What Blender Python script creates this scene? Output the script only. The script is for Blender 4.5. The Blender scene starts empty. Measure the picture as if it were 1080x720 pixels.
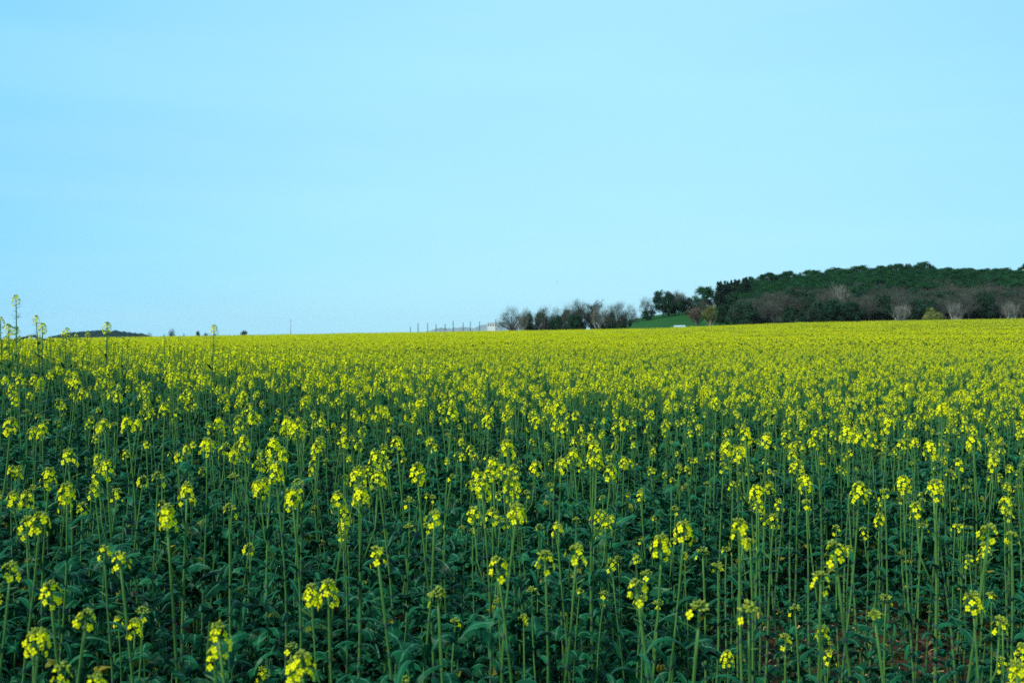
import bpy, math, random
import numpy as np
R = math.radians
PI = math.pi
rng = random.Random(11)
nrng = np.random.default_rng(11)
scene = bpy.context.scene
COL = scene.collection

# ------------------------------------------------------------------ camera
EYE = 1.75
F = 1050.0                                   # focal length in photo pixels (photo 1080 wide)
cam_d = bpy.data.cameras.new("camera"); cam_d.sensor_width = 36.0; cam_d.lens = 35.0
cam_d.clip_start = 0.05; cam_d.clip_end = 30000
cam = bpy.data.objects.new("camera", cam_d); COL.objects.link(cam)
cam.location = (0, 0, EYE); cam.rotation_euler = (R(90 - 0.44), 0, 0)
scene.camera = cam
cam_d.dof.use_dof = True; cam_d.dof.focus_distance = 5.0; cam_d.dof.aperture_fstop = 5.0

# ------------------------------------------------------------------ sky, sun, exposure
SUN_EL, SUN_AZ = 42.0, -128.0                # azimuth from +Y towards +X (behind, to the left)
world = bpy.data.worlds.new("World"); scene.world = world; world.use_nodes = True
wn, wl = world.node_tree.nodes, world.node_tree.links
wn.clear()
w_out = wn.new("ShaderNodeOutputWorld"); w_bg = wn.new("ShaderNodeBackground")
w_sky = wn.new("ShaderNodeTexSky"); w_sky.sky_type = 'NISHITA'; w_sky.sun_disc = False
w_sky.sun_elevation = R(SUN_EL); w_sky.sun_rotation = R(SUN_AZ)
w_sky.air_density = 1.0; w_sky.dust_density = 0.6; w_sky.ozone_density = 2.0
w_bg.inputs['Strength'].default_value = 0.082
# thin even cirrus veil over the blue, a little denser ahead
w_co = wn.new("ShaderNodeTexCoord")
w_map = wn.new("ShaderNodeMapping"); w_map.inputs['Scale'].default_value = (1.2, 1.2, 7.0)
w_no = wn.new("ShaderNodeTexNoise"); w_no.inputs['Scale'].default_value = 1.6; w_no.inputs['Detail'].default_value = 3
w_rp = wn.new("ShaderNodeMapRange")
w_rp.inputs['From Min'].default_value = 0.3; w_rp.inputs['From Max'].default_value = 0.7
w_rp.inputs['To Min'].default_value = 0.82; w_rp.inputs['To Max'].default_value = 0.90
w_dot = wn.new("ShaderNodeVectorMath"); w_dot.operation = 'DOT_PRODUCT'
w_dot.inputs[1].default_value = (0.10, 0.97, 0.16)
w_pow = wn.new("ShaderNodeMapRange")
w_pow.inputs['From Min'].default_value = 0.82; w_pow.inputs['From Max'].default_value = 1.0
w_pow.inputs['To Min'].default_value = 0.0; w_pow.inputs['To Max'].default_value = 1.0
w_veil = wn.new("ShaderNodeMix"); w_veil.data_type = 'RGBA'
w_veil.inputs['A'].default_value = (2.8, 7.75, 11.2, 1); w_veil.inputs['B'].default_value = (4.7, 9.4, 11.4, 1)
w_mix = wn.new("ShaderNodeMix"); w_mix.data_type = 'RGBA'
wl.new(w_co.outputs['Generated'], w_map.inputs['Vector']); wl.new(w_map.outputs[0], w_no.inputs['Vector'])
wl.new(w_no.outputs[0], w_rp.inputs['Value']); wl.new(w_rp.outputs[0], w_mix.inputs['Factor'])
wl.new(w_co.outputs['Generated'], w_dot.inputs[0]); wl.new(w_dot.outputs['Value'], w_pow.inputs['Value'])
wl.new(w_pow.outputs[0], w_veil.inputs['Factor'])
w_m2 = wn.new("ShaderNodeMapping"); w_m2.inputs['Scale'].default_value = (1.0, 1.0, 9.0); w_m2.inputs['Rotation'].default_value = (0.0, R(6), R(20))
w_n2 = wn.new("ShaderNodeTexNoise"); w_n2.inputs['Scale'].default_value = 2.2; w_n2.inputs['Detail'].default_value = 5; w_n2.inputs['Distortion'].default_value = 0.6
w_r2 = wn.new("ShaderNodeMapRange"); w_r2.inputs['From Min'].default_value = 0.42; w_r2.inputs['From Max'].default_value = 0.75
w_r2.inputs['To Min'].default_value = 0.0; w_r2.inputs['To Max'].default_value = 0.26
w_ci = wn.new("ShaderNodeMix"); w_ci.data_type = 'RGBA'; w_ci.inputs['B'].default_value = (5.4, 9.6, 11.3, 1)
wl.new(w_co.outputs['Generated'], w_m2.inputs['Vector']); wl.new(w_m2.outputs[0], w_n2.inputs['Vector']); wl.new(w_n2.outputs[0], w_r2.inputs['Value'])
wl.new(w_r2.outputs[0], w_ci.inputs['Factor']); wl.new(w_veil.outputs['Result'], w_ci.inputs['A'])
wl.new(w_sky.outputs[0], w_mix.inputs['A']); wl.new(w_ci.outputs['Result'], w_mix.inputs['B'])
wl.new(w_mix.outputs['Result'], w_bg.inputs['Color']); wl.new(w_bg.outputs[0], w_out.inputs['Surface'])

sun_d = bpy.data.lights.new("sun", 'SUN'); sun_d.energy = 4.6; sun_d.angle = R(7); sun_d.color = (1.0, 0.95, 0.82)
sun = bpy.data.objects.new("sun", sun_d); COL.objects.link(sun)
from mathutils import Vector, Matrix, Euler
_sd = Vector((math.cos(R(SUN_EL)) * math.sin(R(SUN_AZ)), math.cos(R(SUN_EL)) * math.cos(R(SUN_AZ)), math.sin(R(SUN_EL))))
sun.rotation_euler = _sd.to_track_quat('Z', 'Y').to_euler(); sun.location = _sd * 60 + Vector((0, 0, 20))

vs = scene.view_settings
vs.view_transform = 'Standard'; vs.look = 'None'; vs.exposure = 0.28; vs.gamma = 1.0; vs.use_curve_mapping = False
scene.cycles.max_bounces = 5; scene.cycles.diffuse_bounces = 3; scene.cycles.glossy_bounces = 2
scene.cycles.transmission_bounces = 3; scene.cycles.transparent_max_bounces = 4
scene.cycles.volume_bounces = 0
scene.cycles.use_denoising = False

# ------------------------------------------------------------------ helpers
def tag(o, label=None, cat=None, group=None, kind=None):
    for k, v in (('label', label), ('category', cat), ('group', group), ('kind', kind)):
        if v: o[k] = v
    return o

class MB:
    """collects verts, faces, material indices and two per-point attributes (across a leaf, tint)"""
    def __init__(s): s.v = []; s.f = []; s.m = []; s.a = []; s.t = []
    def quadgrid(s, rows, mat, acr, tint):
        n = len(rows[0]); b = len(s.v)
        for r in rows:
            s.v.extend(r); s.a.extend(acr); s.t.extend([tint] * n)
        for i in range(len(rows) - 1):
            for j in range(n - 1):
                p = b + i * n + j
                s.f.append((p, p + 1, p + n + 1, p + n)); s.m.append(mat)
    def poly(s, pts, mat, tint=0.5, acr=1.0):
        b = len(s.v); s.v.extend(pts); s.a.extend([acr] * len(pts)); s.t.extend([tint] * len(pts))
        s.f.append(tuple(range(b, b + len(pts)))); s.m.append(mat)
    def tube(s, pts, rad, mat, n=6, tint=0.5, cap=True):
        b = len(s.v); k = len(pts)
        P = [Vector(p) for p in pts]
        for i in range(k):
            d = (P[min(i + 1, k - 1)] - P[max(i - 1, 0)])
            if d.length < 1e-9: d = Vector((0, 0, 1))
            d.normalize()
            up = Vector((1, 0, 0)) if abs(d.x) < 0.8 else Vector((0, 1, 0))
            u = d.cross(up).normalized(); w = d.cross(u)
            for j in range(n):
                a = 2 * PI * j / n
                s.v.append(tuple(P[i] + (u * math.cos(a) + w * math.sin(a)) * rad[i])); s.a.append(1.0); s.t.append(tint)
        for i in range(k - 1):
            for j in range(n):
                j2 = (j + 1) % n
                s.f.append((b + i * n + j, b + i * n + j2, b + (i + 1) * n + j2, b + (i + 1) * n + j)); s.m.append(mat)
        if cap:
            s.f.append(tuple(b + (k - 1) * n + j for j in range(n))); s.m.append(mat)
            s.f.append(tuple(b + n - 1 - j for j in range(n))); s.m.append(mat)
    def box(s, x0, x1, y0, y1, z0, z1, mat=0):
        b = len(s.v)
        s.v.extend([(x0, y0, z0), (x1, y0, z0), (x1, y1, z0), (x0, y1, z0), (x0, y0, z1), (x1, y0, z1), (x1, y1, z1), (x0, y1, z1)])
        s.a.extend([1.0] * 8); s.t.extend([0.5] * 8)
        for q in ((3, 2, 1, 0), (4, 5, 6, 7), (0, 1, 5, 4), (1, 2, 6, 5), (2, 3, 7, 6), (3, 0, 4, 7)):
            s.f.append(tuple(b + i for i in q)); s.m.append(mat)
    def blob(s, c, r, mat, tint=0.5, ax=None, stretch=1.0):
        """small octahedral bud"""
        c = Vector(c); ax = Vector(ax).normalized() if ax is not None else Vector((0, 0, 1))
        up = Vector((1, 0, 0)) if abs(ax.x) < 0.8 else Vector((0, 1, 0))
        u = ax.cross(up).normalized(); w = ax.cross(u)
        b = len(s.v)
        pts = [c + ax * r * stretch]
        for j in range(5):
            a = 2 * PI * j / 5
            pts.append(c + (u * math.cos(a) + w * math.sin(a)) * r + ax * r * 0.15)
        pts.append(c - ax * r * stretch)
        s.v.extend(tuple(p) for p in pts); s.a.extend([1.0] * 7); s.t.extend([tint] * 7)
        for j in range(5):
            j2 = (j + 1) % 5
            s.f.append((b, b + 1 + j, b + 1 + j2)); s.m.append(mat)
            s.f.append((b + 6, b + 1 + j2, b + 1 + j)); s.m.append(mat)
    def add(s, o, M=None, mats=None):
        b = len(s.v)
        s.v.extend(o.v if M is None else [tuple(M @ Vector(p)) for p in o.v])
        s.a.extend(o.a); s.t.extend(o.t)
        s.f.extend(tuple(i + b for i in f) for f in o.f)
        s.m.extend(o.m if mats is None else [mats[i] for i in o.m])
    def mesh(s, name, mats, smooth=True):
        me = bpy.data.meshes.new(name)
        me.from_pydata(s.v, [], s.f)
        for m in mats: me.materials.append(m)
        me.polygons.foreach_set('material_index', s.m)
        if smooth: me.polygons.foreach_set('use_smooth', [True] * len(s.f))
        for nm, dat in (('across', s.a), ('tint', s.t)):
            at = me.attributes.new(nm, 'FLOAT', 'POINT'); at.data.foreach_set('value', dat)
        me.update()
        return me

def link(name, data, parent=None, loc=None):
    o = bpy.data.objects.new(name, data); COL.objects.link(o)
    if parent is not None: o.parent = parent
    if loc is not None: o.location = loc
    return o

# ------------------------------------------------------------------ materials
def mat_base(name):
    m = bpy.data.materials.new(name); m.use_nodes = True
    nt = m.node_tree; nt.nodes.clear()
    return m, nt.nodes, nt.links

def foliage_mat(name, c0, c1, rough=0.5, trans=0.25, spec=0.4, rib=None, noise=30.0, objvar=0.0, tcol=None):
    """two-tone material driven by the per-leaf tint attribute and noise, with thin-leaf translucency"""
    m, n, l = mat_base(name)
    out = n.new('ShaderNodeOutputMaterial'); pb = n.new('ShaderNodeBsdfPrincipled')
    at = n.new('ShaderNodeAttribute'); at.attribute_name = 'tint'
    tc = n.new('ShaderNodeTexCoord'); no = n.new('ShaderNodeTexNoise'); no.inputs['Scale'].default_value = noise
    l.new(tc.outputs['Object'], no.inputs['Vector'])
    ad = n.new('ShaderNodeMath'); ad.operation = 'MULTIPLY_ADD'; ad.inputs[1].default_value = 0.5; 
    l.new(no.outputs[0], ad.inputs[0]); 
    sb = n.new('ShaderNodeMath'); sb.operation = 'ADD'; sb.inputs[1].default_value = -0.25
    l.new(at.outputs['Fac'], sb.inputs[0]); l.new(sb.outputs[0], ad.inputs[2])
    fac = ad.outputs[0]
    if objvar:
        oi = n.new('ShaderNodeObjectInfo'); ov = n.new('ShaderNodeMath'); ov.operation = 'MULTIPLY_ADD'
        ov.inputs[1].default_value = objvar
        l.new(oi.outputs['Random'], ov.inputs[0]); l.new(fac, ov.inputs[2])
        o2 = n.new('ShaderNodeMath'); o2.operation = 'SUBTRACT'; o2.inputs[1].default_value = objvar / 2; o2.use_clamp = True
        l.new(ov.outputs[0], o2.inputs[0]); fac = o2.outputs[0]
    mx = n.new('ShaderNodeMix'); mx.data_type = 'RGBA'; mx.clamp_factor = True
    mx.inputs['A'].default_value = (*c0, 1); mx.inputs['B'].default_value = (*c1, 1)
    l.new(fac, mx.inputs['Factor'])
    col = mx.outputs['Result']
    if rib:
        aa = n.new('ShaderNodeAttribute'); aa.attribute_name = 'across'
        lt = n.new('ShaderNodeMapRange'); lt.inputs['From Min'].default_value = 0.07; lt.inputs['From Max'].default_value = 0.16
        lt.inputs['To Min'].default_value = 1.0; lt.inputs['To Max'].default_value = 0.0
        l.new(aa.outputs['Fac'], lt.inputs['Value'])
        m2 = n.new('ShaderNodeMix'); m2.data_type = 'RGBA'; m2.inputs['B'].default_value = (*rib, 1)
        l.new(lt.outputs[0], m2.inputs['Factor']); l.new(col, m2.inputs['A']); col = m2.outputs['Result']
    l.new(col, pb.inputs['Base Color'])
    pb.inputs['Roughness'].default_value = rough; pb.inputs['Specular IOR Level'].default_value = spec
    if trans:
        tr = n.new('ShaderNodeBsdfTranslucent'); ms = n.new('ShaderNodeMixShader'); ms.inputs[0].default_value = trans
        l.new(col, tr.inputs['Color']); l.new(pb.outputs[0], ms.inputs[1]); l.new(tr.outputs[0], ms.inputs[2]); l.new(ms.outputs[0], out.inputs[0])
    else:
        l.new(pb.outputs[0], out.inputs[0])
    return m

def plain_mat(name, c0, c1, rough=0.6, noise=3.0, metal=0.0, spec=0.4):
    m, n, l = mat_base(name)
    out = n.new('ShaderNodeOutputMaterial'); pb = n.new('ShaderNodeBsdfPrincipled')
    tc = n.new('ShaderNodeTexCoord'); no = n.new('ShaderNodeTexNoise'); no.inputs['Scale'].default_value = noise; no.inputs['Detail'].default_value = 6
    l.new(tc.outputs['Object'], no.inputs['Vector'])
    mx = n.new('ShaderNodeMix'); mx.data_type = 'RGBA'; mx.inputs['A'].default_value = (*c0, 1); mx.inputs['B'].default_value = (*c1, 1)
    l.new(no.outputs[0], mx.inputs['Factor']); l.new(mx.outputs['Result'], pb.inputs['Base Color'])
    pb.inputs['Roughness'].default_value = rough; pb.inputs['Metallic'].default_value = metal; pb.inputs['Specular IOR Level'].default_value = spec
    l.new(pb.outputs[0], out.inputs[0])
    return m

M_PETAL = foliage_mat('rape_petal', (0.63, 0.63, 0.002), (0.87, 0.87, 0.008), rough=0.55, trans=0.35, spec=0.05)
M_BUD = foliage_mat('rape_bud', (0.075, 0.13, 0.010), (0.24, 0.30, 0.020), rough=0.55, trans=0.0, spec=0.3)
M_STEM = foliage_mat('rape_stem', (0.028, 0.096, 0.022), (0.070, 0.172, 0.036), rough=0.5, trans=0.0, spec=0.15, noise=9)
M_YELLOWLEAF = foliage_mat('rape_leaf_yellowing', (0.10, 0.14, 0.012), (0.32, 0.27, 0.03), rough=0.5, trans=0.25, spec=0.1, rib=(0.2, 0.22, 0.06), noise=25)
M_NODE = plain_mat('rape_stem_node', (0.018, 0.045, 0.035), (0.04, 0.075, 0.05), noise=40)
M_LEAF = foliage_mat('rape_leaf', (0.0005, 0.016, 0.007), (0.007, 0.100, 0.036), rough=0.42, trans=0.22, spec=0.10, rib=(0.04, 0.16, 0.085), noise=14)
PM = [M_STEM, M_LEAF, M_PETAL, M_BUD, M_NODE, M_YELLOWLEAF]       # slots of every rapeseed mesh
S_, L_, P_, B_, N_ = range(5)

# ------------------------------------------------------------------ terrain
def sst(a, b, x):
    u = np.clip((x - a) / (b - a), 0, 1); return u * u * (3 - 2 * u)
T_ = np.array([-0.9, -0.514, -0.229, 0.0, 0.152, 0.295, 0.514, 0.9])
GF = np.array([-0.8, -0.45, 0.35, 1.1, 1.75, 3.3, 4.4, 5.2])       # ground height at the far edge of the field
DD = np.array([150., 160., 180., 210., 230., 250., 260., 265.])  # distance of that edge
T2 = np.array([-0.9, 0.02, 0.07, 0.11, 0.15, 0.2, 0.25, 0.3, 0.4, 0.55, 0.9])
TOP = np.array([0.0, 0.0, 3.5, 8.0, 11.5, 14.5, 20.0, 23.0, 26.6, 25.6, 24.0])
def G(x, y):
    x = np.asarray(x, float); y = np.asarray(y, float)
    r = np.hypot(x, y)
    t = np.clip(x / np.maximum(y, 1.0), -0.9, 0.9)
    front = sst(-10, 12, y)
    near = np.where(x < 0, -0.105, -0.06) * x * np.exp(-(r / 14.0) ** 2)
    gf = np.interp(t, T_, GF); d = np.interp(t, T_, DD)
    a = (gf + 1.2 - EYE) / d
    field = gf * (0.35 * sst(14, d * 1.02, y) + 0.65 * np.clip((y - 25) / (d - 25), 0, 1) ** 1.25)
    yy = np.minimum(y, 900.0)
    beyond = EYE + a * yy - 1.2 - 1.6 * sst(d, d + 45, y)
    z = np.where(y < d, field, np.minimum(beyond, 1e9))
    low = -45.0
    left_drop = sst(260, 900, y) * (1 - sst(-0.22, -0.02, t))
    z = z * (1 - left_drop) + (-14.0) * left_drop
    z = z + (low - z) * sst(800, 2400, y)
    top = np.interp(t, T2, TOP)
    w = sst(0.02, 0.10, t) * sst(285, 500, y) * (1 - sst(900, 2200, y))
    z = np.maximum(z, z * (1 - w) + top * w)
    near = near + 0.19 * np.exp(-((x + 6.5) / 4.5) ** 2 - ((y - 11.5) / 4.5) ** 2)
    return near + z * front
def g1(x, y): return float(G(x, y))

def build_ground():
    az = np.concatenate([np.linspace(-180, -42, 24)[:-1], np.linspace(-42, 42, 240), np.linspace(42, 180, 24)[1:]])
    rad = np.concatenate([[0.0], np.geomspace(0.4, 700, 190), np.geomspace(760, 8000, 22)])
    A, RR = np.meshgrid(np.radians(az), rad)
    X = RR * np.sin(A); Y = RR * np.cos(A); Z = G(X, Y)
    # clods of earth near the camera
    Z = Z + np.where(RR < 25, 0.015 * np.sin(X * 9.1 + np.sin(Y * 7.3)) * np.cos(Y * 8.7 + 1.3 * np.sin(X * 5.1)), 0)
    nr, na = X.shape
    v = np.stack([X, Y, Z], -1).reshape(-1, 3)
    i, j = np.meshgrid(np.arange(nr - 1), np.arange(na - 1), indexing='ij')
    p = (i * na + j).ravel()
    f = np.stack([p, p + 1, p + na + 1, p + na], -1)
    me = bpy.data.meshes.new('ground'); me.from_pydata(v.tolist(), [], f[:, ::-1].tolist())
    me.polygons.foreach_set('use_smooth', [True] * len(f))
    t = np.clip(X / np.maximum(Y, 1), -.9, .9); d = np.interp(t, T_, DD)
    zone = sst(0, 6, Y - d - 3).ravel()                  # 0 crop soil, 1 meadow
    wood = (sst(0.215, 0.235, t) * sst(318, 335, Y)).ravel()
    for nm, dat in (('zone', zone), ('wood', wood)):
        at = me.attributes.new(nm, 'FLOAT', 'POINT'); at.data.foreach_set('value', dat.astype(np.float32))
    m, n, l = mat_base('ground_soil_and_meadow')
    out = n.new('ShaderNodeOutputMaterial'); pb = n.new('ShaderNodeBsdfPrincipled'); pb.inputs['Roughness'].default_value = 0.95; pb.inputs['Specular IOR Level'].default_value = 0.05
    tc = n.new('ShaderNodeTexCoord')
    n1 = n.new('ShaderNodeTexNoise'); n1.inputs['Scale'].default_value = 7; n1.inputs['Detail'].default_value = 10; n1.inputs['Roughness'].default_value = .7
    n2 = n.new('ShaderNodeTexNoise'); n2.inputs['Scale'].default_value = 0.05; n2.inputs['Detail'].default_value = 8
    for q in (n1, n2): l.new(tc.outputs['Object'], q.inputs['Vector'])
    r1 = n.new('ShaderNodeValToRGB'); e = r1.color_ramp.elements
    e[0].position = 0.3; e[0].color = (0.008, 0.005, 0.004, 1); e[1].position = 0.72; e[1].color = (0.085, 0.042, 0.024, 1)
    r2 = n.new('ShaderNodeValToRGB'); e = r2.color_ramp.elements
    e[0].position = 0.3; e[0].color = (0.008, 0.050, 0.010, 1); e[1].position = 0.75; e[1].color = (0.018, 0.076, 0.015, 1)
    e2 = e.new(0.82); e2.color = (0.05, 0.10, 0.035, 1)
    l.new(n1.outputs[0], r1.inputs[0]); l.new(n2.outputs[0], r2.inputs[0])
    za = n.new('ShaderNodeAttribute'); za.attribute_name = 'zone'
    wa = n.new('ShaderNodeAttribute'); wa.attribute_name = 'wood'
    mx = n.new('ShaderNodeMix'); mx.data_type = 'RGBA'
    l.new(za.outputs['Fac'], mx.inputs['Factor']); l.new(r1.outputs[0], mx.inputs['A']); l.new(r2.outputs[0], mx.inputs['B'])
    m2 = n.new('ShaderNodeMix'); m2.data_type = 'RGBA'; m2.inputs['B'].default_value = (0.022, 0.03, 0.018, 1)
    l.new(wa.outputs['Fac'], m2.inputs['Factor']); l.new(mx.outputs['Result'], m2.inputs['A'])
    l.new(m2.outputs['Result'], pb.inputs['Base Color'])
    bp = n.new('ShaderNodeBump'); bp.inputs['Strength'].default_value = 0.6; bp.inputs['Distance'].default_value = 0.05
    l.new(n1.outputs[0], bp.inputs['Height']); l.new(bp.outputs[0], pb.inputs['Normal'])
    l.new(pb.outputs[0], out.inputs[0])
    me.materials.append(m)
    o = link('ground', me); tag(o, kind='structure')
build_ground()

def ridge(name, x0, x1, D, depth, heights, mat, base=-50, bump=0.0, seed=1):
    """a far range of hills: crest heights given along its length, rounded front and back"""
    rr = np.random.default_rng(seed)
    nx, ny = 260, 9
    xs = np.linspace(x0, x1, nx); hx, hz = zip(*heights)
    crest = np.interp(xs, hx, hz) + bump * np.abs(rr.normal(size=nx))
    v = []; 
    for j in range(ny):
        u = j / (ny - 1) * 2 - 1
        for i in range(nx):
            z = base + (crest[i] - base) * (1 - abs(u) ** 1.8) + rr.normal() * bump * (1 - abs(u))
            v.append((xs[i], D + u * depth, z))
    f = [(j * nx + i, j * nx + i + 1, (j + 1) * nx + i + 1, (j + 1) * nx + i) for j in range(ny - 1) for i in range(nx - 1)]
    me = bpy.data.meshes.new(name); me.from_pydata(v, [], f); me.materials.append(mat)
    me.polygons.foreach_set('use_smooth', [True] * len(f))
    o = link(name, me); tag(o, kind='structure'); return o
def pxz(px, py, D): return ((px - 540) / F * D, EYE + (352 - py) / F * D)
M_FARWOOD = plain_mat('far_wooded_slope', (0.004, 0.020, 0.022), (0.012, 0.036, 0.036), rough=0.95, noise=0.05, spec=0.03)
D = 1500
ridge('wooded_hills', *[pxz(p, 0, D)[0] for p in (40, 168)], D, 160,
      [pxz(p, q, D) for p, q in ((40, 362), (58, 357), (70, 352.2), (85, 351), (97, 349.8), (112, 349.6), (125, 350.6), (140, 352.2), (152, 353.6), (168, 358))], M_FARWOOD, bump=0.9, seed=4)
M_HAZY_SLOPE = plain_mat('haze_paled_slope', (0.12, 0.17, 0.19), (0.20, 0.25, 0.26), rough=0.95, noise=0.004, spec=0.03)  # distance haze painted into the base colour: pale blue-grey mountains
D = 7000
ridge('mountains', *[pxz(p, 0, D)[0] for p in (440, 600)], D, 900,
      [pxz(p, q, D) for p, q in ((440, 355), (455, 349), (464, 346.2), (472, 347.2), (480, 346), (490, 345.6), (498, 346.6), (506, 344.4), (512, 342.2), (516, 341.4), (522, 342.4), (528, 340.4), (540, 341), (560, 342), (580, 344), (600, 348))], M_HAZY_SLOPE, bump=3, base=-80, seed=6)

# ------------------------------------------------------------------ thin blue air between here and the far hills
hz = bpy.data.meshes.new('haze')
_b = (-9000, 9000, -9000, 9000, -90, 125)
hz.from_pydata([(x, y, z) for z in _b[4:] for (x, y) in ((_b[0], _b[2]), (_b[1], _b[2]), (_b[1], _b[3]), (_b[0], _b[3]))], [],
               [(3, 2, 1, 0), (4, 5, 6, 7), (0, 1, 5, 4), (1, 2, 6, 5), (2, 3, 7, 6), (3, 0, 4, 7)])
m, n, l = mat_base('haze_air'); _o = n.new('ShaderNodeOutputMaterial'); _v = n.new('ShaderNodeVolumePrincipled')
_v.inputs['Color'].default_value = (0.86, 0.95, 1.0, 1); _v.inputs['Density'].default_value = 3.2e-5; _v.inputs['Anisotropy'].default_value = 0.2
l.new(_v.outputs[0], _o.inputs['Volume']); hz.materials.append(m)
tag(link('haze', hz), kind='stuff')

# ------------------------------------------------------------------ rapeseed plants
def leaf(mb, base, yaw, pitch, length, width, droop, fold, seg, tint, rr, slim=False, twist=0.0):
    p = Vector(base); rows = []
    ph = rr.uniform(0, 6)
    for i in range(seg + 1):
        v = i / seg
        if slim: w = width * (0.35 + 0.65 * math.sin(PI * min(1, v * 0.9 + 0.12)) ** 0.8) * (1 - v ** 5)
        else: w = width * (0.10 + (0.95 * math.sin(PI * min(1.0, max(0.0, v - 0.2) / 0.82)) ** 0.75 + (0.16 if .1 < v < .45 else 0)) * (1 + 0.38 * math.sin(i * 2.35 + ph))) * (1 if v < 0.99 else 0.08)
        a = pitch - droop * v ** 1.3
        d = Vector((math.cos(yaw) * math.cos(a), math.sin(yaw) * math.cos(a), math.sin(a)))
        side = Vector((-math.sin(yaw), math.cos(yaw), 0))
        nrm = d.cross(side) * -1
        tw = twist * v
        side2 = side * math.cos(tw) + nrm * math.sin(tw)
        lift = nrm * (fold * w) * -1
        wob = 0 if slim else 0.2 * w * math.sin(v * 11 + ph)
        rows.append([tuple(p + side2 * w * 0.5 - lift * 1.0 + nrm * wob), tuple(p), tuple(p - side2 * w * 0.5 - lift * 1.0 - nrm * wob)])
        p = p + d * (length / seg)
    mb.quadgrid(rows, 5 if rr.random() < .022 and not slim else L_, [1.0, 0.0, 1.0], tint)

def flower(mb, c, ax, size, tint, rr):
    """four rounded petals in a shallow cup"""
    ax = Vector(ax).normalized()
    up = Vector((0, 0, 1)) if abs(ax.z) < 0.8 else Vector((1, 0, 0))
    u = ax.cross(up).normalized(); w = ax.cross(u)
    r0 = rr.uniform(0, 1.5); c = Vector(c)
    cup = rr.uniform(0.15, 0.75)
    for k in range(4):
        a = r0 + k * PI / 2 + rr.uniform(-.15, .15)
        o = u * math.cos(a) + w * math.sin(a); s = u * -math.sin(a) + w * math.cos(a)
        b = c
        m1 = c + o * size * 0.55 + ax * size * 0.5 * cup
        e1 = c + o * size * 1.0 + ax * size * (0.45 * cup + rr.uniform(-.15, .1))
        mb.poly([tuple(b), tuple(m1 - s * size * .42), tuple(e1 - s * size * .30), tuple(e1 + s * size * .30), tuple(m1 + s * size * .42)], P_, tint + rr.uniform(-.15, .15))
    mb.blob(c + ax * size * 0.25, size * 0.16, B_, 0.9)

def head(mb, base, tip, nfl, rr, budr=0.016, spread=0.03, pods=4, down=0.09, fsize=0.0084):
    spread *= .84; down *= .86; budr *= .86
    """raceme: buds in a dome on top, open flowers on pedicels under them, thin young pods below"""
    base = Vector(base); tip = Vector(tip); ax = (tip - base).normalized()
    mb.tube([tuple(base), tuple(base.lerp(tip, .5)), tuple(tip)], [0.0036, 0.0034, 0.002], S_, n=6, tint=0.55)
    nb = int(26 * (budr / 0.016) ** 1.5)
    for k in range(nb):
        th = math.acos(1 - rr.random() * 1.15); ph = rr.uniform(0, 2 * PI)
        d = Vector((math.sin(th) * math.cos(ph), math.sin(th) * math.sin(ph), math.cos(th) * 0.75))
        q = tip + d * budr * rr.uniform(0.65, 1.05) + ax * 0.004
        mb.blob(q, rr.uniform(.0026, .0040), B_, rr.uniform(.1, .95), d, 1.6)
    for k in range(nfl):
        z = (k + rr.random()) / max(1, nfl)
        z = z ** 1.2
        down = min(down, (tip - base).length * .8)
        ph = k * 2.4 + rr.uniform(-.5, .5)
        out = spread * (0.55 + 0.55 * min(1, z * 2.2)) * rr.uniform(.8, 1.2)
        p0 = tip - ax * (0.004 + z * down)
        dirv = Vector((math.cos(ph), math.sin(ph), 0.75 - 0.75 * z + rr.uniform(-.2, .2)))
        q = p0 + Vector((math.cos(ph) * out, math.sin(ph) * out, out * (0.55 - 0.35 * z)))
        mb.tube([tuple(p0), tuple(q)], [.0011, .0009], S_, n=3, tint=.6, cap=False)
        flower(mb, q, dirv, fsize * rr.uniform(.85, 1.15), rr.uniform(.3, .9), rr)
    for k in range(pods):
        ph = rr.uniform(0, 2 * PI); p0 = tip - ax * min(down + 0.01 + rr.random() * 0.12, (tip - base).length * rr.uniform(.6, .92))
        L = rr.uniform(.018, .04)
        q = p0 + Vector((math.cos(ph) * L, math.sin(ph) * L, L * rr.uniform(.1, .7)))
        mb.tube([tuple(p0), tuple(p0 * .4 + q * .6), tuple(q)], [.0008, .0013, .0008], S_, n=3, tint=.5, cap=False)

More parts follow.
